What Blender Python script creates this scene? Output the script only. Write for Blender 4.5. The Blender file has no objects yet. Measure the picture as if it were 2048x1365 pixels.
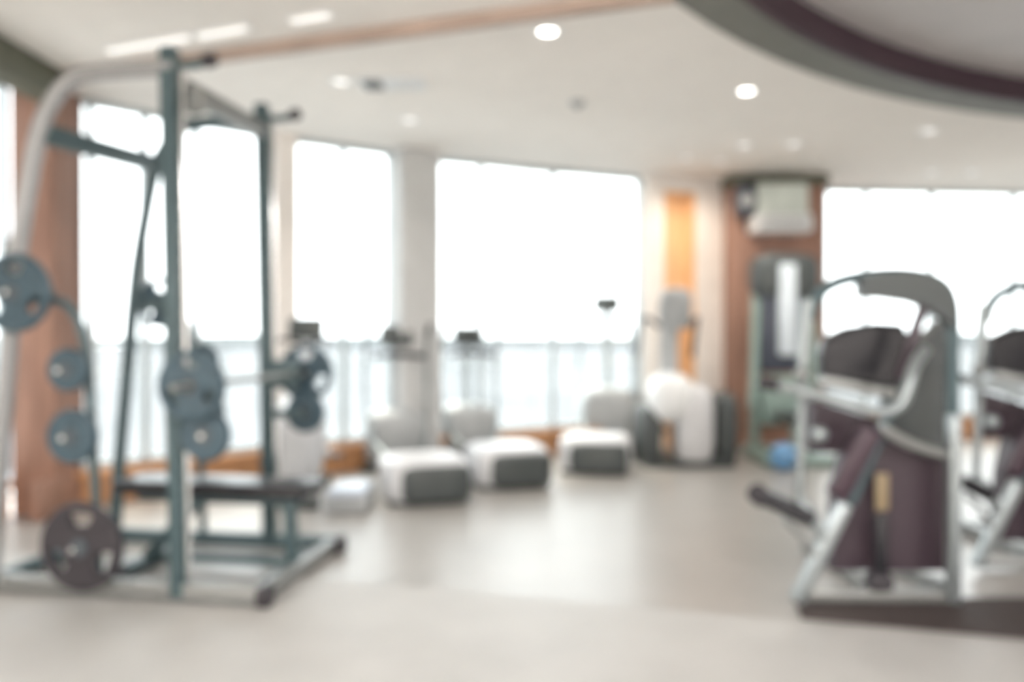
import bpy, bmesh, math, random
from mathutils import Vector, Matrix
random.seed(7)
S = bpy.context.scene
COL = S.collection

# ------------------------------------------------------------------ camera
F_PX, CX, HY, EYE = 1593.0, 1024.0, 670.0, 1.15
cam_d = bpy.data.cameras.new('camera')
cam = bpy.data.objects.new('camera', cam_d)
COL.objects.link(cam)
cam_d.sensor_width = 36.0
cam_d.lens = 36.0 * F_PX / 2048.0
cam.location = (0, 0, EYE)
cam.rotation_euler = (math.radians(90) - math.atan((682.5 - HY) / F_PX), 0, 0)
cam_d.clip_start, cam_d.clip_end = 0.05, 3000
cam_d.dof.use_dof = True
cam_d.dof.focus_distance = 0.70          # the photograph is focused far in front of the room
cam_d.dof.aperture_fstop = 1.9
S.camera = cam

# ------------------------------------------------------------------ world: bright overcast sky
w = bpy.data.worlds.new('world')
S.world = w
w.use_nodes = True
bg = w.node_tree.nodes['Background']
bg.inputs[0].default_value = (0.95, 0.98, 1.0, 1)
bg.inputs[1].default_value = 3.0
S.view_settings.view_transform = 'Standard'
S.view_settings.look = 'None'
S.view_settings.gamma = 1
S.view_settings.use_curve_mapping = False
S.view_settings.exposure = 0.76
S.cycles.use_denoising = True

sun_d = bpy.data.lights.new('sun', 'SUN')
sun_d.energy = 3.0
sun_d.angle = math.radians(8)
sun_d.color = (1.0, 0.9, 0.76)
sun = bpy.data.objects.new('sun', sun_d)
COL.objects.link(sun)
sun.rotation_euler = Vector((0.35, -0.60, -1.15)).to_track_quat('-Z', 'Y').to_euler()


def area(name, loc, size, power, color=(1, 0.93, 0.84), rot=(0, 0, 0)):
    d = bpy.data.lights.new(name, 'AREA')
    d.shape = 'RECTANGLE'
    d.size, d.size_y = size
    d.energy, d.color = power, color
    o = bpy.data.objects.new(name, d)
    COL.objects.link(o)
    o.location, o.rotation_euler = loc, rot
    return o


# added fill lights shining down from the unseen ceiling behind the camera
for lx in (-1.6, 1.6, 4.6):
    area('room_fill_light', (lx, -1.4, 2.73), (1.2, 1.2), 80, (1, .97, .94))

# added upward fill lights behind the camera that brighten the ceiling
for lx in (-2.2, 1.2, 4.6):
    area('ceiling_fill_light', (lx, -2.6, 2.0), (1.0, .4), 120, (1, .96, .92), (math.pi, 0, 0))

# ------------------------------------------------------------------ helpers


def at(px, py, d):
    return Vector(((px - CX) / F_PX * d, d, EYE + (HY - py) / F_PX * d))


def mat(name, c, rough=0.5, metal=0.0, var=0.08, scale=6.0, bump=0.0, stretch=None, c2=None, spec=0.5, coat=0.0):
    m = bpy.data.materials.new(name)
    m.use_nodes = True
    nt = m.node_tree
    b = nt.nodes['Principled BSDF']
    b.inputs['Roughness'].default_value = rough
    b.inputs['Metallic'].default_value = metal
    b.inputs['Specular IOR Level'].default_value = spec
    b.inputs['Coat Weight'].default_value = coat
    tc = nt.nodes.new('ShaderNodeTexCoord')
    mp = nt.nodes.new('ShaderNodeMapping')
    if stretch:
        mp.inputs['Scale'].default_value = stretch
    n = nt.nodes.new('ShaderNodeTexNoise')
    n.inputs['Scale'].default_value = scale
    n.inputs['Detail'].default_value = 4
    r = nt.nodes.new('ShaderNodeValToRGB')
    a = tuple(max(0, v * (1 - var)) for v in c)
    z = c2 if c2 else tuple(min(1, v * (1 + var)) for v in c)
    r.color_ramp.elements[0].position = 0.3
    r.color_ramp.elements[1].position = 0.7
    r.color_ramp.elements[0].color = (*a, 1)
    r.color_ramp.elements[1].color = (*z, 1)
    L = nt.links.new
    L(tc.outputs['Object'], mp.inputs[0])
    L(mp.outputs[0], n.inputs['Vector'])
    L(n.outputs['Fac'], r.inputs[0])
    L(r.outputs[0], b.inputs['Base Color'])
    if bump:
        bp = nt.nodes.new('ShaderNodeBump')
        bp.inputs['Strength'].default_value = bump
        L(n.outputs['Fac'], bp.inputs['Height'])
        L(bp.outputs[0], b.inputs['Normal'])
    return m


def emit(name, c, s):
    m = bpy.data.materials.new(name)
    m.use_nodes = True
    b = m.node_tree.nodes['Principled BSDF']
    b.inputs['Base Color'].default_value = (*c, 1)
    b.inputs['Emission Color'].default_value = (*c, 1)
    b.inputs['Emission Strength'].default_value = s
    return m


def glass(name, tint=(0.97, 0.99, 0.985), refl=0.05):
    m = bpy.data.materials.new(name)
    m.use_nodes = True
    nt = m.node_tree
    nt.nodes.remove(nt.nodes['Principled BSDF'])
    out = nt.nodes['Material Output']
    t = nt.nodes.new('ShaderNodeBsdfTransparent')
    t.inputs[0].default_value = (*tint, 1)
    g = nt.nodes.new('ShaderNodeBsdfGlossy')
    g.inputs['Roughness'].default_value = 0.02
    lw = nt.nodes.new('ShaderNodeLayerWeight')
    lw.inputs[0].default_value = 0.12
    mp = nt.nodes.new('ShaderNodeMath')
    mp.operation = 'MULTIPLY_ADD'
    mp.inputs[1].default_value = 0.6
    mp.inputs[2].default_value = refl
    mx = nt.nodes.new('ShaderNodeMixShader')
    L = nt.links.new
    L(lw.outputs['Fresnel'], mp.inputs[0])
    L(mp.outputs[0], mx.inputs[0])
    L(t.outputs[0], mx.inputs[1])
    L(g.outputs[0], mx.inputs[2])
    L(mx.outputs[0], out.inputs[0])
    return m


M = dict(
    floor=mat('stone_floor', (0.435, 0.428, 0.412), 0.5, var=0.05, scale=3),
    vinyl=mat('polished_vinyl', (0.35, 0.335, 0.315), 0.32, var=0.06, scale=2, spec=0.6),
    ceiling=mat('ceiling_paint', (0.88, 0.85, 0.81), 0.9, var=0.02),
    wall=mat('cream_paint', (0.88, 0.84, 0.80), 0.8, var=0.03),
    pier=mat('grey_pier_paint', (0.60, 0.61, 0.61), 0.7, var=0.04),
    wood=mat('brown_wood', (0.33, 0.185, 0.135), 0.45, var=0.25, scale=3, stretch=(12, 12, 0.8), bump=0.05),
    wood2=mat('orange_wood', (0.55, 0.28, 0.13), 0.42, var=0.22, scale=3, stretch=(8, 8, 0.8), bump=0.05),
    lit_wood=mat('honey_wood', (0.87, 0.54, 0.29), 0.4, var=0.1, scale=3, stretch=(9, 9, 0.8), bump=0.04),
    trimwood=mat('ceiling_trim_wood', (0.44, 0.34, 0.28), 0.5, var=0.2, scale=3, stretch=(1, 1, 8)),
    cornice=mat('dark_cornice_paint', (0.12, 0.125, 0.09), 0.6),
    frame=mat('pale_aluminium', (0.48, 0.53, 0.55), 0.4, 0.2, var=0.04),
    palerail=mat('pale_rail_metal', (0.30, 0.32, 0.33), 0.5, 0.0, var=0.04),
    rail=mat('rail_metal', (0.30, 0.34, 0.35), 0.4, 0.6),
    terrace=mat('terrace_stone', (0.72, 0.72, 0.71), 0.9),
    sea=mat('pale_sea', (0.195, 0.204, 0.214), 1.0, var=0.1, scale=0.02, spec=0.0),
    hill=mat('hazy_hill', (0.22, 0.23, 0.24), 1.0, var=0.05, scale=0.01),
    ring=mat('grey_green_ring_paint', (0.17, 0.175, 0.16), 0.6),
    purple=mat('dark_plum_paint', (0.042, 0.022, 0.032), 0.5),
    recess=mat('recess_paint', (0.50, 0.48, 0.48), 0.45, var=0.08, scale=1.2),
    machine=mat('dark_teal_powder_coat', (0.066, 0.106, 0.118), 0.38, 0.1, var=0.08),
    silver=mat('silver_paint', (0.30, 0.335, 0.345), 0.28, 0.55, var=0.04),
    tubesilver=mat('brushed_tube_paint', (0.33, 0.335, 0.34), 0.38, 0.3, var=0.05),
    greysilver=mat('dull_silver_paint', (0.27, 0.28, 0.275), 0.35, 0.5, var=0.04),
    darksteel=mat('dark_steel', (0.09, 0.11, 0.125), 0.4, 0.4, var=0.04),
    chrome=mat('chrome', (0.82, 0.83, 0.84), 0.1, 1.0, var=0.01),
    rubber=mat('black_rubber', (0.034, 0.030, 0.036), 0.5, var=0.1, scale=20, bump=0.05),
    plate=mat('slate_rubber', (0.048, 0.085, 0.110), 0.45, var=0.1, scale=20, bump=0.05),
    vinylpad=mat('black_upholstery', (0.015, 0.015, 0.019), 0.32, var=0.1, scale=40, bump=0.08),
    plum=mat('plum_upholstery', (0.046, 0.025, 0.037), 0.4, var=0.12, scale=40, bump=0.08),
    shroud=mat('plum_grey_plastic', (0.045, 0.030, 0.040), 0.42, var=0.08),
    charcoal=mat('charcoal_plastic', (0.058, 0.068, 0.069), 0.42, var=0.06),
    greyplastic=mat('mid_grey_plastic', (0.40, 0.42, 0.43), 0.4, var=0.05),
    paleplastic=mat('pale_grey_plastic', (0.62, 0.63, 0.65), 0.35, var=0.03),
    whiteplastic=mat('white_plastic', (0.80, 0.82, 0.83), 0.3, var=0.02),
    greenplastic=mat('grey_green_plastic', (0.25, 0.34, 0.31), 0.4, var=0.06),
    mat=mat('dark_brown_strip', (0.055, 0.042, 0.040), 0.75, var=0.15, scale=30),
    blue=mat('blue_vinyl', (0.16, 0.36, 0.62), 0.4, var=0.05),
    placard=mat('ochre_placard', (0.26, 0.20, 0.12), 0.5, var=0.1),
    screen=mat('dark_screen', (0.02, 0.025, 0.03), 0.15),
    navy=mat('navy_plastic', (0.05, 0.06, 0.085), 0.4),
    glass=glass('window_glass'),
    lamp=emit('lamp_glow', (1.0, 0.96, 0.9), 5.0),
    lampdim=emit('dim_lamp_glow', (1.0, 0.97, 0.94), 0.62),
    tube=emit('tube_glow', (1.0, 0.98, 0.95), 0.40),
)


class B:
    def __init__(self):
        self.bm = bmesh.new()

    def _merge(self, tmp):
        me = bpy.data.meshes.new('tmp')
        tmp.to_mesh(me)
        tmp.free()
        self.bm.from_mesh(me)
        bpy.data.meshes.remove(me)

    def box(self, c, size, rot=None, bevel=0.0, seg=2):
        t = bmesh.new()
        bmesh.ops.create_cube(t, size=1.0)
        bmesh.ops.scale(t, vec=Vector(size), verts=t.verts)
        if bevel:
            bmesh.ops.bevel(t, geom=t.edges[:], offset=bevel, segments=seg, affect='EDGES', profile=0.5)
        if rot is not None:
            bmesh.ops.transform(t, matrix=rot.to_4x4(), verts=t.verts)
        bmesh.ops.translate(t, vec=Vector(c), verts=t.verts)
        self._merge(t)
        return self

    def bar(self, a, b, wd, h, bevel=0.004, up=(0, 0, 1)):
        """rectangular bar from a to b; wd across, h along 'up'."""
        a, b = Vector(a), Vector(b)
        z = (b - a)
        ln = z.length
        z.normalize()
        u = Vector(up)
        if abs(z.dot(u)) > 0.95:
            u = Vector((0, 1, 0))
        x = u.cross(z).normalized()
        y = z.cross(x)
        R = Matrix((x, y, z)).transposed()
        return self.box((a + b) / 2, (wd, h, ln), R, bevel)

    def tube(self, pts, r, seg=12, ry=None, smooth=0, radii=None):
        pts = [Vector(p) for p in pts]
        for _ in range(smooth):
            q = [pts[0]]
            for i in range(len(pts) - 1):
                q.append(pts[i] * .75 + pts[i + 1] * .25)
                q.append(pts[i] * .25 + pts[i + 1] * .75)
            q.append(pts[-1])
            pts = q
        n = len(pts)
        t = (pts[1] - pts[0]).normalized()
        ref = Vector((0, 0, 1)) if abs(t.z) < .9 else Vector((0, 1, 0))
        u = t.cross(ref).normalized()
        rings = []
        for i in range(n):
            if i == 0:
                t = (pts[1] - pts[0])
            elif i == n - 1:
                t = (pts[-1] - pts[-2])
            else:
                t = (pts[i + 1] - pts[i]).normalized() + (pts[i] - pts[i - 1]).normalized()
            t.normalize()
            u = (u - t * u.dot(t)).normalized()
            v = t.cross(u)
            rr = radii[i] if radii else r
            r2 = ry if ry else rr
            rings.append([self.bm.verts.new(pts[i] + u * math.cos(k * 2 * math.pi / seg) * rr + v * math.sin(k * 2 * math.pi / seg) * r2) for k in range(seg)])
        for i in range(n - 1):
            for k in range(seg):
                self.bm.faces.new((rings[i][k], rings[i][(k + 1) % seg], rings[i + 1][(k + 1) % seg], rings[i + 1][k]))
        self.bm.faces.new(rings[0][::-1])
        self.bm.faces.new(rings[-1])
        return self

    def lathe(self, prof, origin=(0, 0, 0), axis=(0, 0, 1), seg=28):
        """prof: list of (radius, height) along axis."""
        ax = Vector(axis).normalized()
        ref = Vector((0, 0, 1)) if abs(ax.z) < .9 else Vector((1, 0, 0))
        u = ax.cross(ref).normalized()
        v = ax.cross(u)
        o = Vector(origin)
        prev = None
        for (r, h) in prof:
            if r < 1e-6:
                ring = [self.bm.verts.new(o + ax * h)]
            else:
                ring = [self.bm.verts.new(o + ax * h + (u * math.cos(k * 2 * math.pi / seg) + v * math.sin(k * 2 * math.pi / seg)) * r) for k in range(seg)]
            if prev:
                for k in range(seg):
                    a, b2 = prev[k % len(prev)], prev[(k + 1) % len(prev)]
                    c, d = ring[(k + 1) % len(ring)], ring[k % len(ring)]
                    f = []
                    for vv in (a, b2, c, d):
                        if vv not in f:
                            f.append(vv)
                    if len(f) > 2:
                        self.bm.faces.new(f)
            prev = ring
        return self

    def cyl(self, a, b, r, seg=20, bev=0.15):
        a, b = Vector(a), Vector(b)
        h = (b - a).length
        e = min(r, h) * bev
        return self.lathe([(0, 0), (r - e, 0), (r, e), (r, h - e), (r - e, h), (0, h)], a, b - a, seg)

    def shape(self, loops, z0, z1, frame=None):
        """extrude a 2-D outline (with holes) from z0 to z1; frame maps (x, y, z)."""
        t = bmesh.new()
        edges = []
        for lp in loops:
            vs = [t.verts.new((p[0], p[1], z0)) for p in lp]
            edges += [t.edges.new((vs[i], vs[(i + 1) % len(vs)])) for i in range(len(vs))]
        res = bmesh.ops.triangle_fill(t, use_beauty=True, use_dissolve=False, edges=edges)
        faces = [g for g in res['geom'] if isinstance(g, bmesh.types.BMFace)]
        ext = bmesh.ops.extrude_face_region(t, geom=faces)
        bmesh.ops.translate(t, vec=(0, 0, z1 - z0), verts=[g for g in ext['geom'] if isinstance(g, bmesh.types.BMVert)])
        bmesh.ops.recalc_face_normals(t, faces=t.faces)
        if frame is not None:
            bmesh.ops.transform(t, matrix=frame, verts=t.verts)
        self._merge(t)
        return self

    def sup(self, c, rad, e1=0.5, e2=0.5, rot=None, nu=28, nv=14, zmin=None):
        """superellipsoid; small exponents are boxy. zmin flattens the underside."""
        def sp(v, e):
            return math.copysign(abs(v) ** e, v)
        t = bmesh.new()
        rows = []
        for j in range(nv + 1):
            ph = -math.pi / 2 + math.pi * j / nv
            row = []
            for i in range(nu):
                th = 2 * math.pi * i / nu
                x = rad[0] * sp(math.cos(ph), e1) * sp(math.cos(th), e2)
                y = rad[1] * sp(math.cos(ph), e1) * sp(math.sin(th), e2)
                z = rad[2] * sp(math.sin(ph), e1)
                if zmin is not None:
                    z = max(z, zmin)
                row.append(t.verts.new((x, y, z)))
                if j in (0, nv):
                    break
            rows.append(row)
        for j in range(nv):
            a, b2 = rows[j], rows[j + 1]
            for i in range(nu):
                f = []
                for vv in (a[i % len(a)], a[(i + 1) % len(a)], b2[(i + 1) % len(b2)], b2[i % len(b2)]):
                    if vv not in f:
                        f.append(vv)
                t.faces.new(f)
        if rot is not None:
            bmesh.ops.transform(t, matrix=rot.to_4x4(), verts=t.verts)
        bmesh.ops.translate(t, vec=Vector(c), verts=t.verts)
        self._merge(t)
        return self

    def build(self, name, m, parent=None, ang=40):
        bmesh.ops.recalc_face_normals(self.bm, faces=self.bm.faces)
        me = bpy.data.meshes.new(name)
        self.bm.to_mesh(me)
        self.bm.free()
        me.materials.append(M[m] if isinstance(m, str) else m)
        me.shade_smooth()
        me.set_sharp_from_angle(angle=math.radians(ang))
        o = bpy.data.objects.new(name, me)
        COL.objects.link(o)
        if parent is not None:
            o.parent = parent
        return o


def tag(o, label=None, cat=None, group=None, kind=None):
    for k, v in (('label', label), ('category', cat), ('group', group), ('kind', kind)):
        if v:
            o[k] = v
    return o


def thing(name, label, cat, loc=(0, 0, 0), rz=0, group=None):
    o = bpy.data.objects.new(name, None)
    COL.objects.link(o)
    o.location, o.rotation_euler = loc, (0, 0, rz)
    o.empty_display_size = 0.1
    return tag(o, label, cat, group)


def struct_empty(name):
    o = bpy.data.objects.new(name, None)
    COL.objects.link(o)
    o['kind'] = 'structure'
    return o


def struct(b, name, m):
    return tag(b.build(name, m), kind='structure')


def kids(o):
    return [c for c in bpy.data.objects if c.parent == o]


def copy_tree(o, parent=None):
    c = o.copy()
    COL.objects.link(c)
    c.parent = parent
    for ch in kids(o):
        copy_tree(ch, c)
    return c


def rz_mat(a):
    return Matrix.Rotation(a, 3, 'Z')


def RX(a):
    return Matrix.Rotation(math.radians(a), 3, 'X')


def RY(a):
    return Matrix.Rotation(math.radians(a), 3, 'Y')


# ------------------------------------------------------------------ structure
CEIL = 2.75
TOPS = [(-420, 45), (-250, 95), (20, 163), (100, 180), (330, 228), (585, 273), (780, 300), (860, 312), (1070, 337), (1280, 352), (1460, 366), (1650, 375), (2048, 385), (2500, 392)]


def fac(px, off=0.0):
    for (a, ya), (b, yb) in zip(TOPS, TOPS[1:]):
        if a <= px <= b:
            y = ya + (yb - ya) * (px - a) / (b - a)
            break
    d = F_PX * (CEIL - EYE) / (HY - y) + off
    return Vector(((px - CX) / F_PX * d, d, 0))


FAC = [fac(p) for p, _ in TOPS]
XL, XR, YB = FAC[0].x, FAC[-1].x, -4.0
outline = [(p.x, p.y) for p in FAC]


def flat(name, pts, z0, z1, m, holes=()):
    return struct(B().shape([pts, *holes], z0, z1), name, m)


# floor: beige stone in front, paler vinyl of the training area beyond a straight joint
J0, J1 = Vector((-2.9, 4.337)), Vector((3.2, 2.63))


def joint_y(x):
    return J0.y + (J1.y - J0.y) * (x - J0.x) / (J1.x - J0.x)


flat('floor', [(XL - .3, YB), (XR + .3, YB), (XR + .3, joint_y(XR)), (XL - .3, joint_y(XL))], -0.12, 0.0, 'floor')
flat('floor_2', [(XL - .3, joint_y(XL)), (XR + .3, joint_y(XR)), (XR + .3, FAC[-1].y + .2)] + [(p.x, p.y + .2) for p in FAC[::-1]] + [(XL - .3, FAC[0].y)], -0.12, -0.001, 'vinyl')
# ceiling with the round coffer
CC, CR = Vector((5.41, 0.14)), 5.885


def ring(r, n=96, c=CC):
    return [(c.x + r * math.cos(2 * math.pi * k / n), c.y + r * math.sin(2 * math.pi * k / n)) for k in range(n)]


CO = [(-4.2, -6.0), (12, -6.0), (12, FAC[-1].y + .25)] + [(p.x, p.y + .25) for p in FAC[::-1]] + [(-4.2, FAC[0].y + .2)]
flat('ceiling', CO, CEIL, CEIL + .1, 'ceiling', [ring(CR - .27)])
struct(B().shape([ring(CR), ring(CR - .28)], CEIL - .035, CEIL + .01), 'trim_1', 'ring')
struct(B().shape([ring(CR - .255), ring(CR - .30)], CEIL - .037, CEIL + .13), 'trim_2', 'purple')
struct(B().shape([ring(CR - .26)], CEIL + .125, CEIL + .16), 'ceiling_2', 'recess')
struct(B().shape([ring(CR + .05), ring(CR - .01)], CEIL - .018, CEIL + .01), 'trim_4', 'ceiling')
# wooden ceiling trim strip
struct(B().bar((-2.82, 4.90, CEIL - .02), (0.75, 3.68, CEIL - .02), .07, .08, .006), 'trim_3', 'trimwood')
# cornice and left wall
struct(B().box((-2.80, (4.86 + YB) / 2, CEIL - .095), (.18, 4.86 - YB, .19), bevel=.01), 'trim_5', 'cornice')
struct(B().box((XL - .05, (FAC[0].y + YB) / 2, CEIL / 2), (.1, FAC[0].y - YB, CEIL)), 'wall_left', 'wall')
struct(B().box((XR + .05, (FAC[-1].y + YB) / 2, CEIL / 2), (.1, FAC[-1].y - YB, CEIL)), 'wall_right', 'wall')
struct(B().box(((XL + XR) / 2, YB - .05, CEIL / 2), (XR - XL, .1, CEIL)), 'wall_back', 'wall')


def seg_box(b, p0, p1, z0, z1, th, inset=0.0, bevel=0.0):
    """wall-like box along p0-p1 (plan), thickness th, centred on the line moved outward by inset."""
    d = (p1 - p0)
    n = Vector((-d.y, d.x, 0)).normalized()
    c = (p0 + p1) / 2 + n * inset
    ang = math.atan2(d.y, d.x)
    b.box((c.x, c.y, (z0 + z1) / 2), (d.length, th, z1 - z0), rz_mat(ang), bevel)
    return b


wall_n = [0]


def window(idx, px0, px1, mull, subdiv=(), sillmat='wood2'):
    """a floor-to-ceiling window bay: sill wall, wooden sill, frame, mullions and one pane per opening."""
    p0, p1 = fac(px0), fac(px1)
    root = struct_empty(f'window_{idx}')
    seg_box(B(), p0, p1, 0, .20, .12, .06).build('spandrel', sillmat, root)
    seg_box(B(), p0, p1, .20, .235, .22, .05, .008).build('sill', sillmat, root)
    fr = B()
    seg_box(fr, p0, p1, .235, .285, .06, .06, .005)
    seg_box(fr, p0, p1, CEIL - .045, CEIL, .06, .06, .005)
    fr.build('window_frame', 'frame', root)
    cuts = [px0] + list(mull) + [px1]
    L = (p1 - p0)
    def along(px):
        # intersection of the ray of column px with the p0-p1 line
        k = (px - CX) / F_PX
        t = (k * p0.y - p0.x) / (L.x - k * L.y)
        return p0 + L * t
    P = [along(c) for c in cuts]
    dirn = L.normalized()
    for p in P:
        seg_box(B(), p - dirn * .022, p + dirn * .022, .28, CEIL - .04, .07, .06, .004).build('mullion', 'frame', root)
    for a, b2 in zip(P, P[1:]):
        seg_box(B(), a + dirn * .02, b2 - dirn * .02, .28, CEIL - .04, .012, .06).build('pane', 'glass', root)
    return root


def fpier(b, px0, px1, out=-.08, th=.35):
    return seg_box(b, fac(px0), fac(px1), 0, CEIL, th, out)


window(1, -420, 18, (-250, -100))
window(2, 100, 548, (187, 295, 400))
window(3, 592, 786, (690,))
window(4, 858, 1283, (965, 1110))
window(5, 1652, 2500, (1735, 1868, 2032, 2180, 2340))
struct(fpier(B(), 548, 592, .04, .16), 'wall_front_2', 'wall')
struct(fpier(B(), 784, 862, -.02, .3), 'wall_front_3', 'pier')
struct(fpier(B(), 1283, 1318, 0, .2), 'wall_front_4', 'wall')
struct(fpier(B(), 1382, 1466, 0, .2), 'wall_front_5', 'wall')
b = B()
seg_box(b, fac(1316), fac(1384), 2.60, CEIL, .2, 0)
struct(b, 'wall_front_6', 'wall')
# wooden column at left
struct(B().box((-3.035, 5.22, CEIL / 2), (.27, .36, CEIL), bevel=.01), 'wall_column', 'wood')
struct(B().box((-2.915, 5.14, .12), (.06, .56, .24), bevel=.01), 'baseboard_left', 'wood')
# door of honey wood in the cream wall
dr = struct_empty('door_1')
p0, p1 = fac(1318), fac(1382)
seg_box(B(), p0, p1, 0.0, 2.60, .05, .04, .006).build('door_leaf', 'lit_wood', dr)
fb = B()
dd = (p1 - p0).normalized()
seg_box(fb, p0 - dd * .0, p0 + dd * .05, 0, 2.6, .14, .0, .005)
seg_box(fb, p1 - dd * .05, p1, 0, 2.6, .14, .0, .005)
seg_box(fb, p0, p1, 2.55, 2.61, .14, .0, .005)
fb.build('door_frame', 'lit_wood', dr)
hp = p0 + dd * .12
B().bar((hp.x, hp.y - .05, 0.98), (hp.x, hp.y - .05, 1.22), .025, .025).build('door_handle', 'chrome', dr)
# wooden column that carries the unit on the right
pc = (fac(1463) + fac(1648)) / 2
COLY = 7.95
cx0, cx1 = (1462 - CX) / F_PX * COLY, (1650 - CX) / F_PX * COLY
struct(B().box(((cx0 + cx1) / 2, COLY + .45, CEIL / 2), (cx1 - cx0, .9, CEIL), bevel=.01), 'wall_column_2', 'wood')
struct(B().box(((cx0 + cx1) / 2, COLY + .43, CEIL - .06), (cx1 - cx0 + .06, .94, .10), bevel=.01), 'trim_6', 'cornice')
struct(B().box(((cx0 + cx1) / 2, COLY + .43, .06), (cx1 - cx0 + .04, .92, .12), bevel=.01), 'baseboard_front', 'wood')

# outside: terrace, railing, sea and a hazy shore
tr = [fac(p) for p in (-420, 20, 330, 585, 860, 1280, 1650, 2048, 2500)]
tl = B()
outer = [(p.x * 1.0 + n[0], p.y + n[1]) for p, n in zip(tr, [(-1.0, 1.2)] * len(tr))]
tl.shape([[(p.x, p.y + .15) for p in tr] + outer[::-1]], -.3, -.1)
struct(tl, 'terrace', 'terrace')
rl = thing('terrace_railing', 'grey metal railing on the terrace outside the windows', 'railing')
RP = [Vector((p.x - .28, p.y + .62, 0)) for p in tr]
B().tube([(p.x, p.y, 1.10) for p in RP], .025).build('top_rail', 'rail', rl)
B().tube([(p.x, p.y, .86) for p in RP], .012, 8).build('mid_rail', 'frame', rl)
B().tube([(p.x, p.y, .02) for p in RP], .018, 8).build('bottom_rail', 'frame', rl)
bal_me = None
for a, c in zip(RP, RP[1:]):
    n = max(2, int((c - a).length / .42))
    for k in range(n):
        p = a.lerp(c, k / n)
        if bal_me is None:
            o = B().cyl((0, 0, -.10), (0, 0, 1.09), .008, 8).build('baluster', 'palerail', rl)
            bal_me = o.data
        else:
            o = bpy.data.objects.new('baluster', bal_me)
            COL.objects.link(o)
            o.parent = rl
        o.location = (p.x, p.y, 0)
sea = B().box((0, 900, -22), (2400, 1780, .5))
struct(sea, 'sea', 'sea')
for k, (hx, hw, hh) in enumerate(((-330, 330, 26), (150, 260, 20), (620, 420, 27))):
    pts = []
    n = 24
    for i in range(n + 1):
        t = i / n
        pts.append((hx + (t - .5) * 2 * hw, -22 + (hh + 5 * math.sin(9 * t + k)) * math.sin(math.pi * t) ** .7))
    fr = Matrix.Translation((0, 1300 + 40 * k, 0)) @ Matrix.Rotation(math.pi / 2, 4, 'X')
    struct(B().shape([pts], -120, 0, fr), f'hill_{k + 1}', 'hill')

# ------------------------------------------------------------------ Smith machine (left)
SM_LOC, SM_RZ = Vector((-1.445, 3.43, 0)), -math.atan2(0.135, 0.84)
SM_G = 0.85                                   # distance between the two side frames
sm = thing('smith_machine', 'tall dark steel weight lifting frame with bent side tubes at left', 'exercise machine', SM_LOC, SM_RZ)
PROF = [(0.0, 2.30), (-.36, 2.30), (-.50, 2.285), (-.60, 2.18), (-.66, 2.06), (-.735, 1.70), (-.78, 1.445), (-.825, .96), (-.87, .53), (-.905, .08)]
for y, m in ((0.0, 'tubesilver'), (SM_G, 'machine')):
    s = -1 if y == 0 else 1
    tilt = .03
    B().bar((-tilt, y, 2.385), (0.012, y, 0.02), .064, .064, .006).build('upright', 'machine', sm)
    t = B()
    t.tube([(x, y, z) for x, z in PROF], .036 if y == 0 else .035, 14, smooth=2)
    t.build('side_tube', m, sm)
    # rack notches on the upright
    nb = B()
    for k in range(22):
        zz = .38 + k * .075
        nb.box((.028 - tilt * (zz / 2.4) + .012, y, zz), (.028, .026, .03), bevel=.006)
    nb.build('rack_notch', 'machine', sm)['kind'] = 'stuff'
    h = B().tube([(-tilt, y, 2.305), (.10, y, 2.305), (.15, y, 2.32)], .019, 10)
    h.build('pull_up_grip', 'machine', sm)
    B().cyl((.135, y, 2.317), (.185, y, 2.325), .03).build('grip_end', 'rubber', sm)
    # curved storage tube with pegs
    B().tube([(-.70, y, 1.30), (-.58, y, 1.31), (-.50, y, 1.27), (-.445, y, 1.16), (-.415, y, .95), (-.40, y, .65), (-.385, y, .40), (-.375, y, .06)], .021, 10, smooth=2).build('storage_tube', 'machine', sm)
    pegs = [(-.685, 1.33), (-.44, 1.0), (-.42, .715)] + ([(-.378, .245)] if y == 0 else [])
    for (x, z) in pegs:
        B().cyl((x, y, z), (x, y + s * .17, z), .013).build('plate_peg', 'chrome', sm)
    B().box((-.66, y, 1.325), (.12, .05, .05), bevel=.008).build('peg_bracket', 'machine', sm)
    # base rail and foot caps
    B().bar((-.98, y, .045), (.40, y, .045), .06, .07, .008).build('base_rail', 'greysilver' if y == 0 else 'machine', sm)
    for x in (-.985, .405):
        B().box((x, y, .042), (.06, .085, .084), bevel=.014).build('foot_cap', 'rubber', sm)
    # guide rod of the bar with the sliding carriage
    B().cyl((.055, y, .10), (.03, y, 2.30), .011, 12).build('guide_rod', 'chrome', sm)
    B().box((.10, y, .94), (.15, .075, .15), bevel=.02).build('carriage', 'machine', sm)
    # lower weight peg on the upright
    B().cyl((.18, y, .73), (.18, y + s * .12, .73), .012).build('plate_peg', 'chrome', sm)
    B().box((.105, y, .73), (.19, .045, .045), bevel=.006).build('peg_bracket', 'machine', sm)
B().tube([(.155, -.27, .94), (.155, SM_G + .27, .94)], .014).build('barbell', 'greysilver', sm)
B().bar((-.022, 0, 2.24), (-.022, SM_G, 2.24), .05, .09, .01).build('top_beam', 'greysilver', sm)
B().bar((-.655, 0, 2.045), (-.655, SM_G, 2.085), .06, .09, .01).build('cross_beam', 'machine', sm)
B().bar((.37, 0, .045), (.37, SM_G, .045), .06, .06, .008).build('base_beam', 'greysilver', sm)
B().bar((-.90, 0, .045), (-.90, SM_G, .045), .06, .06, .008).build('base_beam', 'machine', sm)
B().lathe([(.02, -.02), (.055, -.02), (.06, -.014), (.05, 0), (.06, .014), (.055, .02), (.02, .02), (.02, -.02)], (.055, 0.055, 2.17), (0, 1, 0)).build('pulley', 'greysilver', sm)


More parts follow.
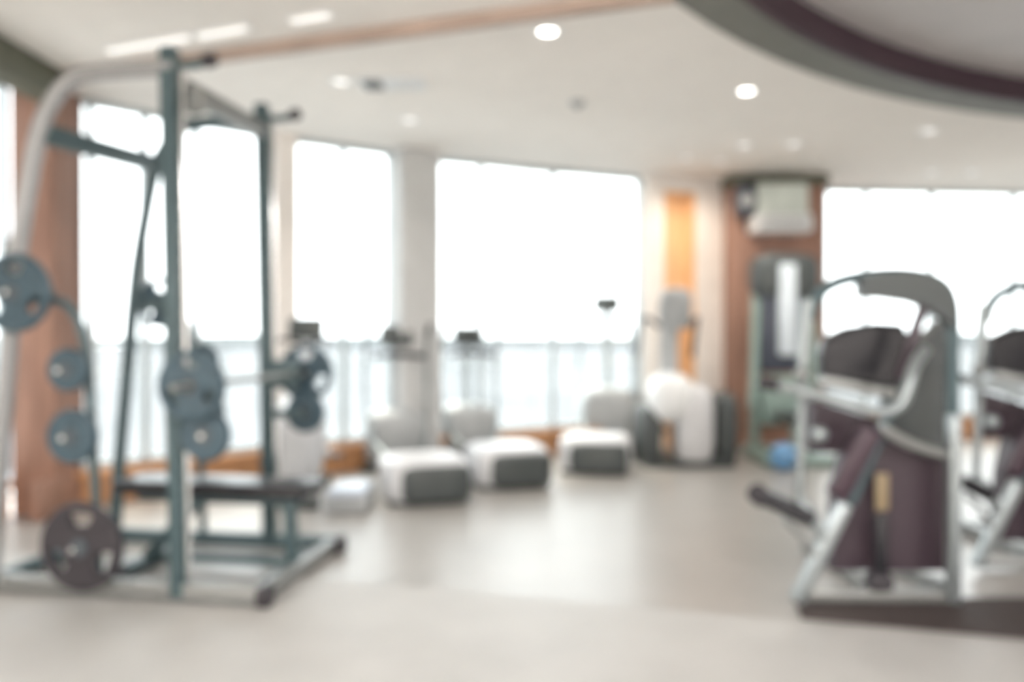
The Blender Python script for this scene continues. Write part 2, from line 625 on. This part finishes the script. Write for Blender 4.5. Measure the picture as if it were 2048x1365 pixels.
def smw(x, y, z):
    return Matrix.Translation(SM_LOC) @ Matrix.Rotation(SM_RZ, 4, 'Z') @ Vector((x, y, z))


def plate_meshes(r, th, m, grips=True):
    """a tri-grip weight plate standing in the x-z plane, axis along y."""
    n = 48
    loops = [[(r * math.cos(2 * math.pi * k / n), r * math.sin(2 * math.pi * k / n)) for k in range(n)]]
    loops.append([(.026 * math.cos(2 * math.pi * k / 20), .026 * math.sin(2 * math.pi * k / 20)) for k in range(20)])
    if grips:
        for a0 in (90, 210, 330):
            lp = []
            half, ro, ri = 25, r * .82, r * .48
            for k in range(9):
                a = math.radians(a0 - half + 2 * half * k / 8)
                lp.append((ro * math.cos(a), ro * math.sin(a)))
            for k in range(9):
                a = math.radians(a0 + (half - 4) - 2 * (half - 4) * k / 8)
                lp.append((ri * math.cos(a), ri * math.sin(a)))
            loops.append(lp)
    fr = Matrix.Rotation(math.pi / 2, 4, 'X')
    return B().shape(loops, -th / 2, th / 2, fr)


def plate(x, y, z, r, label, m='plate', th=.034, grips=True):
    t = thing('weight_plate', label, 'weight plate', smw(x, y, z), SM_RZ, 'weight plates on the lifting frame')
    plate_meshes(r, th, m, grips).build('plate_body', m, t)
    rim = []
    for k in range(13):
        a = 2 * math.pi * k / 12
        rim.append((r - .004 + .010 * math.cos(a), (th / 2 + .003) * math.sin(a)))
    B().lathe(rim, (0, 0, 0), (0, 1, 0), 40).build('rim', m, t)
    B().lathe([(.0145, -th / 2 - .005), (.038, -th / 2 - .005), (.038, th / 2 + .005), (.0145, th / 2 + .005), (.0145, -th / 2 - .005)], (0, 0, 0), (0, 1, 0), 24).build('hub', 'darksteel', t)
    return t


plate(-.685, -.11, 1.33, .165, 'large slate weight plate on the highest horn of the bent silver tube')
plate(-.44, -.10, 1.0, .088, 'small dark weight plate partway up the curved storage tube by the wooden column', grips=False)
plate(-.42, -.10, .715, .112, 'dark weight plate just above the big floor-level one on the storage tube', grips=False)
plate(-.378, -.10, .245, .185, 'biggest black weight plate with three grip holes, hung just above the floor', 'rubber')
plate(.155, -.14, .94, .142, 'round slate plate on the near end of the barbell')
plate(.18, -.075, .73, .105, 'small slate plate on the near upright, just under the barbell plate', grips=False)
plate(-.685, SM_G + .10, 1.33, .135, 'grip-hole weight plate on the high horn of the thin far side tube')
plate(-.44, SM_G + .10, 1.0, .10, 'dark plate on the far storage tube, level with the barbell', grips=False)
plate(-.42, SM_G + .10, .715, .112, 'dark plate lower on the far storage tube, behind the near upright', grips=False)
plate(.155, SM_G + .14, .94, .152, 'round slate plate on the far end of the barbell, before the window pier')
plate(.18, SM_G + .075, .73, .105, 'small slate plate on the far upright, just under the barbell plate', grips=False)

# flat bench inside the frame
bn = thing('flat_bench', 'black padded flat bench standing inside the lifting frame', 'bench', smw(-.05, .44, 0), SM_RZ)
B().box((0, 0, .415), (.98, .27, .065), bevel=.022, seg=3).build('bench_pad', 'vinylpad', bn)
B().bar((-.42, 0, .36), (.42, 0, .36), .07, .05).build('bench_rail', 'machine', bn)
B().bar((.36, 0, .36), (.38, 0, .05), .055, .055).build('leg', 'machine', bn)
B().bar((-.10, 0, .35), (-.38, 0, .05), .055, .055).build('leg', 'machine', bn)
for x in (-.38, .38):
    B().bar((x, -.22, .035), (x, .22, .035), .06, .05).build('foot_bar', 'machine', bn)
    for y in (-.225, .225):
        B().box((x, y, .032), (.075, .05, .064), bevel=.012).build('foot_cap', 'rubber', bn)
B().bar((-.34, 0, .06), (.36, 0, .06), .045, .04).build('spine', 'machine', bn)

# ------------------------------------------------------------------ strength machines (right)


def strength_machine(label):
    D0 = 3.39
    def w(px, py, d=D0):
        return at(px, py, d)
    r = thing('chest_press_machine', label, 'exercise machine')
    # arch frame: right upright, bend, top, left
    B().tube([w(1906, 1205), w(1906, 900), w(1906, 660), w(1905, 610), w(1890, 572), w(1850, 552), w(1780, 546), w(1700, 556), w(1655, 572), w(1628, 600), w(1620, 640)], .027, 12, smooth=2).build('frame_arch', 'machine', r)
    B().bar(w(1908, 1207, 3.37), w(1908, 830, 3.37), .052, .06, .012).build('upright', 'silver', r)
    # hood: curved panel under the arch
    hd = B()
    hp = [(1712, 556), (1757, 545), (1805, 543), (1850, 550), (1884, 572), (1900, 605), (1903, 660), (1880, 640), (1850, 618), (1815, 606), (1760, 598), (1712, 596)]
    pts = [(w(x, y).x, w(x, y).z) for x, y in hp]
    hd.shape([pts], -.02, .05, Matrix.Translation((0, D0, 0)) @ Matrix.Rotation(math.pi / 2, 4, 'X'))
    hd.build('hood', 'charcoal', r)
    # left upright with joint
    B().tube([w(1616, 600), w(1612, 640), w(1606, 725)], .026, 12).build('upper_post', 'silver', r)
    B().sup(w(1604, 750), (.032, .032, .036), 1, 1).build('joint_knob', 'greysilver', r)
    B().tube([w(1606, 725), w(1604, 790), w(1600, 1005)], .019, 12).build('post', 'silver', r)
    # base
    B().bar(w(1612, 1192), w(1912, 1193), .05, .05, .01).build('base_bar', 'greysilver', r)
    B().bar(Vector((w(1906, 1200).x, D0, .04)), Vector((w(1906, 1200).x, D0 + .75, .04)), .06, .06, .01).build('base_beam', 'greysilver', r)
    B().bar(Vector((w(1770, 1200).x, D0, .04)), Vector((w(1770, 1200).x, D0 + .75, .04)), .06, .06, .01).build('base_beam', 'greysilver', r)
    B().bar(Vector((w(1735, 1200).x, D0 + .75, .04)), Vector((w(1912, 1200).x, D0 + .75, .04)), .06, .06, .01).build('base_bar', 'greysilver', r)
    B().bar(w(1593, 1206, 3.32), w(1692, 1008, 3.36), .062, .05, .014, up=(0, 1, 0)).build('front_leg', 'silver', r)
    # weight stack shroud at the back
    sh = B()
    sp = [(1625, 800), (1760, 842), (1905, 925), (1905, 1142), (1662, 1140), (1672, 985), (1690, 905), (1625, 905)]
    d2 = D0 + .12
    pts = [(w(x, y, d2).x, w(x, y, d2).z) for x, y in sp]
    sh.shape([pts], -.05, .05, Matrix.Translation((0, d2 + .03, 0)) @ Matrix.Rotation(math.pi / 2, 4, 'X'))
    sh.build('stack_shroud', 'shroud', r)
    up = B()
    sp = [(1772, 740), (1880, 640), (1905, 660), (1905, 935), (1762, 920)]
    d3 = D0 + .30
    pts = [(w(x, y, d3).x, w(x, y, d3).z) for x, y in sp]
    up.shape([pts], -.05, .05, Matrix.Translation((0, d3, 0)) @ Matrix.Rotation(math.pi / 2, 4, 'X'))
    up.build('upper_shroud', 'charcoal', r)
    B().box(w(1765, 985, D0 + .045), (.055, .012, .16), bevel=.004).build('placard', 'placard', r)
    B().bar(w(1762, 1030, D0 + .02), w(1764, 1150, D0 + .02), .05, .05, .012).build('lever', 'vinylpad', r)
    B().sup(w(1760, 1165, D0), (.055, .05, .04), .6, .6).build('pedal', 'rubber', r)
    B().sup(w(1640, 870, D0 + .04), (.035, .03, .035), .9, .9).build('adjust_knob', 'silver', r)
    # backrest pad and its bracket
    bp = B()
    d4 = D0 + .16
    bpp = [(1640, 762), (1636, 700), (1650, 672), (1690, 654), (1750, 645), (1800, 648), (1812, 680), (1806, 745), (1790, 775)]
    pts = [(w(x, y, d4).x, w(x, y, d4).z) for x, y in bpp]
    bp.shape([pts], -.04, .04, Matrix.Translation((0, d4, 0)) @ Matrix.Rotation(math.pi / 2, 4, 'X'))
    bo = bp.build('backrest', 'vinylpad', r)
    mod = bo.modifiers.new('bevel', 'BEVEL')
    mod.width, mod.segments = .018, 3
    B().bar(w(1640, 762, D0 + .06), w(1790, 790, D0 + .06), .06, .05, .012).build('back_bracket', 'greysilver', r)
    B().bar(w(1848, 610, D0 - .02), w(1795, 760, D0 - .02), .04, .05, .012, up=(0, 1, 0)).build('press_link', 'shroud', r)
    # curved press arm, silver, with grips
    B().tube([w(1520, 765, 3.40), w(1600, 780, 3.30), w(1690, 806, 3.24), w(1765, 828, 3.22), w(1805, 812, 3.22), w(1818, 770, 3.22), w(1828, 730, 3.25), w(1850, 700, 3.32)], .024, 14, smooth=2).build('press_arm', 'silver', r)
    B().tube([w(1522, 765, 3.40), w(1560, 772, 3.345)], .030, 12).build('hand_grip', 'rubber', r)
    B().tube([w(1762, 855, D0 - .03), w(1800, 880, D0 - .03), w(1850, 900, D0 - .02), w(1905, 912, D0)], .024, 12, smooth=1).build('lower_arm', 'greysilver', r)
    # slanted plum pads
    B().box((w(1745, 855, D0 - .06) + w(1672, 995, D0 - .06)) / 2, (.095, .07, .33), RY(27.5), .022, 3).build('seat_pad', 'plum', r)
    B().bar(w(1700, 1010, D0), w(1790, 800, D0 + .02), .04, .04, .01, up=(0, 1, 0)).build('seat_post', 'machine', r)
    # foot roller pad at left
    B().tube([w(1518, 992, 3.30), w(1560, 1010, 3.30), w(1622, 1040, 3.30)], .042, 12, ry=.036).build('roller_pad', 'vinylpad', r)
    B().cyl(w(1512, 985, 3.28), w(1526, 998, 3.32), .042).build('roller_cap', 'rubber', r)
    B().tube([w(1598, 1000, 3.37), w(1620, 1022, 3.35), w(1636, 1060, 3.345), w(1650, 1085, 3.345)], .026, 12, smooth=1).build('roller_arm', 'silver', r)
    B().tube([w(1570, 1042, 3.31), w(1612, 1080, 3.33), w(1632, 1120, 3.33)], .014, 10, smooth=1).build('link_rod', 'greysilver', r)
    return r


m1 = strength_machine('silver and plum press machine with an arched hood, in full view')
m2 = copy_tree(m1)
m2.location = (1.045, 0.50, 0)
m2['label'] = 'second arched press machine, cut off by the right edge of the photo'
for m in (m1, m2):
    m['group'] = 'arched strength machines'
# thin dark brown strip along the joint, in front of and under the machines' front bars
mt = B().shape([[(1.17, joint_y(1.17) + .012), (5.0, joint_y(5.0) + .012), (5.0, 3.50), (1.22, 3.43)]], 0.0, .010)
tag(mt.build('dark_floor_strip', 'mat'), 'dark brown strip on the floor along the front of the press machines', 'mat')

# ------------------------------------------------------------------ elliptical trainers


def trainer(label, mast_h=1.10, hood='greyplastic', hz=.25, hw=.27):
    r = thing('elliptical_trainer', label, 'exercise machine', group='elliptical trainers facing the windows')
    B().sup((0, .26, .155), (.30, .28, .155), .35, .45).build('rear_housing', 'paleplastic', r)
    B().sup((.045, .035, .142), (.24, .10, .125), .35, .5).build('rear_cover', 'charcoal', r)
    B().box((0, .26, .02), (.54, .5, .04), bevel=.012).build('base_skirt', 'charcoal', r)
    for s in (-1, 1):
        B().bar((s * .15, .40, .20), (s * .15, 1.45, .13), .07, .05, .01).build('ramp_rail', 'greyplastic', r)
        B().box((s * .15, .86 + s * .12, .22), (.15, .36, .05), RX(-6), .02).build('pedal', 'rubber', r)
        B().tube([(s * .15, 1.08, .19), (s * .25, 1.40, .32), (s * .27, 1.50, .75), (s * .26, 1.44, 1.08), (s * .25, 1.30, 1.20)], .017, 10, smooth=2).build('moving_arm', 'silver', r)
        B().tube([(s * .255, 1.36, 1.155), (s * .25, 1.26, 1.23)], .022, 10).build('hand_grip', 'rubber', r)
    B().box((0, 1.0, .03), (.10, 1.3, .05), bevel=.01).build('spine', 'charcoal', r)
    h = B().sup((0, 1.55, hz + .02), (hw, .26, hz), .55, .6)
    h.build('front_hood', hood, r)
    B().box((0, 1.58, .03), (.60, .40, .06), bevel=.02).build('front_base', 'charcoal', r)
    B().tube([(0, 1.55, .42), (0, 1.60, .8), (0, 1.53, mast_h)], .042, 12, ry=.032, smooth=1).build('mast', 'greyplastic', r)
    B().tube([(-.20, 1.28, mast_h - .13), (-.12, 1.42, mast_h - .12), (0, 1.50, mast_h - .12), (.12, 1.42, mast_h - .12), (.20, 1.28, mast_h - .13)], .024, 10, smooth=1).build('handlebar', 'rubber', r)
    c = B().box((0, 1.50, mast_h + .04), (.27, .07, .17), RX(-24), .018, 3).build('console', 'charcoal', r)
    B().box((0, 1.474, mast_h + .05), (.19, .008, .09), RX(-24), .003).build('display', 'screen', c)
    return r


def place(o, px, py, yaw, z=0):
    d = F_PX * EYE / (py - HY)
    o.location = ((px - CX) / F_PX * d, d, z)
    o.rotation_euler = (0, 0, math.radians(yaw))


e1 = trainer('pale grey elliptical trainer nearest the bench, dark rounded rear cover')
e2 = copy_tree(e1)
e2['label'] = 'pale grey elliptical trainer in the middle of the row of three'
e3 = trainer('pale grey elliptical trainer with the tallest console, beside the honey wood door', 1.42, 'greyplastic', .31, .30)
place(e1, 860, 1012, 17)
place(e2, 1032, 980, 17)
place(e3, 1186, 952, -11)

# exercise bike beyond the lifting frame
bk = thing('exercise_bike', 'pale exercise bike with tall slanted body behind the lifting frame', 'exercise machine')
B().sup((0, 0, .42), (.17, .30, .30), .6, .6, RX(18)).build('body_shroud', 'paleplastic', bk)
B().sup((0, .20, .28), (.13, .26, .20), .6, .8).build('flywheel_cover', 'paleplastic', bk)
B().bar((0, -.50, .08), (0, .40, .08), .09, .07, .02).build('base_beam', 'greyplastic', bk)
for y in (-.50, .40):
    B().bar((-.18, y, .04), (.18, y, .04), .08, .07, .02).build('foot_bar', 'charcoal', bk)
B().tube([(0, -.18, .55), (0, -.27, .80)], .028).build('seat_post', 'silver', bk)
B().sup((0, -.28, .83), (.12, .14, .045), .7, .8).build('saddle', 'vinylpad', bk)
B().tube([(0, .25, .45), (0, .34, .85), (0, .32, 1.12)], .03).build('mast', 'paleplastic', bk)
B().tube([(-.22, .12, 1.08), (-.18, .28, 1.12), (0, .34, 1.08), (.18, .28, 1.12), (.22, .12, 1.08)], .016, 10, smooth=1).build('handlebar', 'rubber', bk)
B().box((0, .34, 1.20), (.26, .05, .17), RX(-25), .018, 3).build('console', 'charcoal', bk)
for s in (-1, 1):
    B().cyl((s * .13, .02, .30), (s * .20, .02, .30), .03).build('crank', 'chrome', bk)
    B().box((s * .23, .02 + s * .10, .26), (.09, .12, .03), bevel=.01).build('pedal', 'rubber', bk)
place(bk, 602, 990, 8)

# low step platform beside the bike
st = thing('step_platform', 'low pale blue grey aerobic step on the floor beside the first trainer', 'step')
B().box((0, 0, .13), (.24, .40, .05), bevel=.02, seg=3).build('step_top', mat('pale_blue_plastic', (.55, .62, .72), .3), st)
for y in (-.13, .13):
    B().box((0, y, .055), (.28, .12, .11), bevel=.02).build('riser', 'greyplastic', st)
place(st, 702, 1016, 0)

# white elliptical by the door, seen from its front
wt = thing('stair_climber', 'white fronted climber machine with dark side steps before the honey wood door', 'exercise machine')
B().sup((-.06, -.05, .60), (.20, .22, .22), .75, .8).build('front_dome', 'whiteplastic', wt)
B().sup((.14, -.02, .36), (.17, .22, .36), .55, .6).build('body_shroud', 'paleplastic', wt)
B().sup((-.24, .10, .27), (.10, .28, .27), .4, .5).build('side_cover', 'charcoal', wt)
B().sup((.43, .12, .32), (.10, .28, .32), .4, .5).build('side_cover', 'charcoal', wt)
B().box((.08, .10, .03), (.80, .62, .06), bevel=.02).build('base_plate', 'charcoal', wt)
for s in (-.12, .30):
    B().box((s, .34, .28), (.17, .30, .05), bevel=.015).build('step_pedal', 'rubber', wt)
B().tube([(-.05, .05, .70), (-.05, .10, 1.10), (-.02, .05, 1.35)], .085, 16, ry=.05, smooth=1).build('mast', 'greyplastic', wt)
B().sup((.0, .03, 1.38), (.15, .06, .19), .6, .7, RX(15)).build('console', 'greyplastic', wt)
for s in (-1, 1):
    B().tube([(s * .12, .10, 1.22), (s * .24, .18, 1.32), (s * .26, .36, 1.25), (s * .26, .50, .95)], .02, 10, smooth=1).build('side_rail', 'rubber', wt)
wt_d = 7.05
wt.location = ((1352 - CX) / F_PX * wt_d, wt_d, 0)

# cable machine in front of the wooden column
cm = thing('cable_machine', 'grey green cable weight tower in front of the wooden column', 'exercise machine')
B().box((0, 0, .05), (.62, .75, .10), bevel=.02).build('base', 'greenplastic', cm)
for s in (-1, 1):
    B().bar((s * .27, .10, .08), (s * .25, .10, 1.68), .07, .10, .015).build('upright', 'greenplastic', cm)
B().sup((0, .10, 1.68), (.31, .13, .22), .5, .5).build('top_hood', 'charcoal', cm)
B().box((-.04, .05, 1.24), (.40, .10, .86), bevel=.03, seg=3).build('stack_cover', 'navy', cm)
B().box((.0, -.015, 1.38), (.17, .05, .84), bevel=.03, seg=3).build('centre_panel', mat('pale_blue_panel', (.66, .74, .80), .25), cm)
B().box((0, .06, .55), (.44, .14, .46), bevel=.04, seg=3).build('lower_cover', 'greenplastic', cm)
B().box((0, -.22, .42), (.34, .30, .07), bevel=.025, seg=3).build('seat', 'vinylpad', cm)
B().bar((0, -.20, .08), (0, -.20, .40), .06, .06, .01).build('seat_post', 'greenplastic', cm)
B().tube([(-.36, -.12, .50), (-.30, -.02, .85), (-.27, .0, 1.45)], .03, 12, smooth=1).build('lever_arm', 'greenplastic', cm)
cd = 7.25
cm.location = ((1574 - CX) / F_PX * cd, cd, 0)

# blue medicine ball
ball = thing('medicine_ball', 'blue medicine ball on the floor in front of the cable tower', 'ball')
B().sup((0, 0, .115), (.115, .115, .115), 1, 1, nu=32, nv=18).build('ball_body', 'blue', ball)
B().lathe([(.1165, -.008), (.118, 0), (.1165, .008), (.113, .008), (.113, -.008), (.1165, -.008)], (0, 0, .115), (.3, .2, 1), 36).build('seam', 'navy', ball)
bd = 6.75
ball.location = ((1568 - CX) / F_PX * bd, bd, 0)

# wall unit and speaker on the column
ac = thing('air_conditioner', 'pale grey air conditioner box high on the wooden column', 'air conditioner')
acx = (1560 - CX) / F_PX * 7.8
B().box((acx, 7.83, 2.46), (.50, .24, .32), bevel=.02).build('upper_case', mat('pale_green_grey', (.66, .72, .67), .4), ac)
B().box((acx - .01, 7.80, 2.23), (.56, .30, .18), bevel=.03, seg=3).build('front_panel', 'whiteplastic', ac)
for k in range(3):
    B().box((acx - .01, 7.652, 2.19 + k * .035), (.46, .02, .012), RX(25), .003).build('louver', 'greyplastic', ac)
spk = thing('wall_speaker', 'navy round wall speaker beside the pale air conditioner box', 'speaker')
sx = (1490 - CX) / F_PX * 7.8
B().sup((sx, 7.82, 2.47), (.10, .13, .17), .6, .7).build('speaker_case', 'navy', spk)
B().lathe([(0, 0), (.06, 0), (.072, .012), (.072, .02), (0, .02)], (sx, 7.68, 2.45), (0, 1, 0)).build('speaker_cone', 'greyplastic', spk)
B().bar((sx, 7.93, 2.47), (sx, 7.98, 2.47), .05, .05).build('bracket', 'charcoal', spk)

# ------------------------------------------------------------------ ceiling fittings


def ceil_pt(px, py, z=CEIL):
    d = F_PX * (z - EYE) / (HY - py)
    return Vector(((px - CX) / F_PX * d, d, z))


def downlight(px, py, label, r=.045, m='lamp', power=26, n=1):
    p = ceil_pt(px, py)
    t = thing('downlight', label, 'ceiling light', p, group='round downlights in the ceiling')
    B().lathe([(r, -.001), (r + .004, -.010), (r + .026, -.010), (r + .030, 0), (r, .0), (r, -.001)], (0, 0, 0), (0, 0, 1), 32).build('trim_ring', 'whiteplastic', t)
    B().lathe([(0, -.006), (r * .8, -.006), (r + .002, -.004), (r + .002, -.0005), (0, -.0005)], (0, 0, 0), (0, 0, 1), 28).build('lamp_lens', m, t)
    if power:
        d = bpy.data.lights.new('downlight_lamp', 'SPOT')
        d.energy, d.spot_size, d.spot_blend, d.color = power, math.radians(130), .8, (1, .93, .84)
        d.shadow_soft_size = .05
        o = bpy.data.objects.new('downlight_lamp', d)
        COL.objects.link(o)
        o.location = p + Vector((0, 0, -.03))
    return t


downlight(1095, 63, 'bright round downlight nearest the camera, left of the dark coffer')
downlight(1492, 182, 'bright round downlight beside the rim of the dark coffer')
downlight(683, 163, 'faint round downlight left of the ceiling air vent', m='lampdim')
downlight(820, 240, 'faint small downlight above the grey window pier', m='lampdim', power=14)
downlight(1488, 290, 'faint downlight, left of the pair before the wooden column', m='lampdim')
downlight(1587, 288, 'faint downlight, right of the pair before the wooden column', m='lampdim')
downlight(1856, 262, 'faint downlight beyond the coffer rim, alone at the right', m='lampdim')
downlight(1862, 345, 'far downlight over the right window, left of two', m='lampdim', power=14)
downlight(1942, 345, 'far downlight over the right window, right of two', m='lampdim', power=14)
# warm wall washers in front of the door
for px in (1372, 1440):
    p = fac(px, -1.0)
    t = thing('wall_washer', 'small recessed wall washer over the ' + ('honey wood door' if px == 1372 else 'cream wall right of the door'), 'ceiling light', (p.x, p.y, CEIL))
    B().lathe([(.035, -.001), (.038, -.008), (.05, -.008), (.053, 0), (.035, 0), (.035, -.001)]).build('trim_ring', 'whiteplastic', t)
    B().lathe([(0, -.004), (.036, -.004), (.036, -.0005), (0, -.0005)]).build('lamp_lens', 'lampdim', t)
    d = bpy.data.lights.new('washer_lamp', 'SPOT')
    d.energy, d.spot_size, d.spot_blend, d.color, d.shadow_soft_size = 20, math.radians(100), .9, (1, .86, .70), .05
    o = bpy.data.objects.new('washer_lamp', d)
    COL.objects.link(o)
    o.location = (p.x, p.y, CEIL - .02)
    o.rotation_euler = Vector((0, .75, -1)).to_track_quat('-Z', 'Y').to_euler()
# vent
v = ceil_pt(785, 166)
vt = thing('ceiling_vent', 'pale rectangular air vent in the ceiling right of a faint downlight', 'vent', v)
B().box((0, 0, -.008), (.42, .24, .016), bevel=.004).build('vent_frame', 'whiteplastic', vt)
B().box((-.12, 0, -.018), (.12, .18, .01), bevel=.002).build('vent_opening', 'charcoal', vt)
for k in range(5):
    B().box((.02 + k * .035, 0, -.018), (.008, .19, .016), RY(30)).build('slat', 'whiteplastic', vt)
# smoke detector
sd = thing('smoke_detector', 'small grey smoke detector on the ceiling above the middle window', 'smoke detector', ceil_pt(1155, 205))
B().lathe([(0, -.03), (.035, -.03), (.05, -.018), (.055, 0), (0, 0)]).build('detector_body', 'greyplastic', sd)
B().lathe([(0, -.045), (.012, -.045), (.018, -.03), (0, -.03)]).build('sensor_tip', 'charcoal', sd)
# linear lamps along the wooden trim
a, c = Vector((-2.82, 4.90, 0)), Vector((0.75, 3.68, 0))
nrm = Vector((c.y - a.y, -(c.x - a.x), 0)).normalized()
dirn = (c - a).normalized()


def linear(px0, px1, py0, py1, label):
    p, q = ceil_pt(px0, py0), ceil_pt(px1, py1)
    mid = (p + q) / 2
    t = thing('linear_lamp', label, 'ceiling light', mid, math.atan2((q - p).y, (q - p).x), group='linear lamps along the wooden trim')
    L = (q - p).length
    B().box((0, 0, -.010), (L, .055, .020), bevel=.004).build('lamp_housing', 'whiteplastic', t)
    B().box((0, 0, -.022), (L - .03, .04, .012), bevel=.004).build('lamp_tube', 'tube', t)


linear(215, 385, 98, 68, 'glowing linear ceiling lamp nearest the wooden column')
linear(395, 500, 68, 50, 'glowing linear ceiling lamp, middle of three along the trim')
linear(580, 665, 38, 24, 'glowing linear ceiling lamp farthest right along the trim')
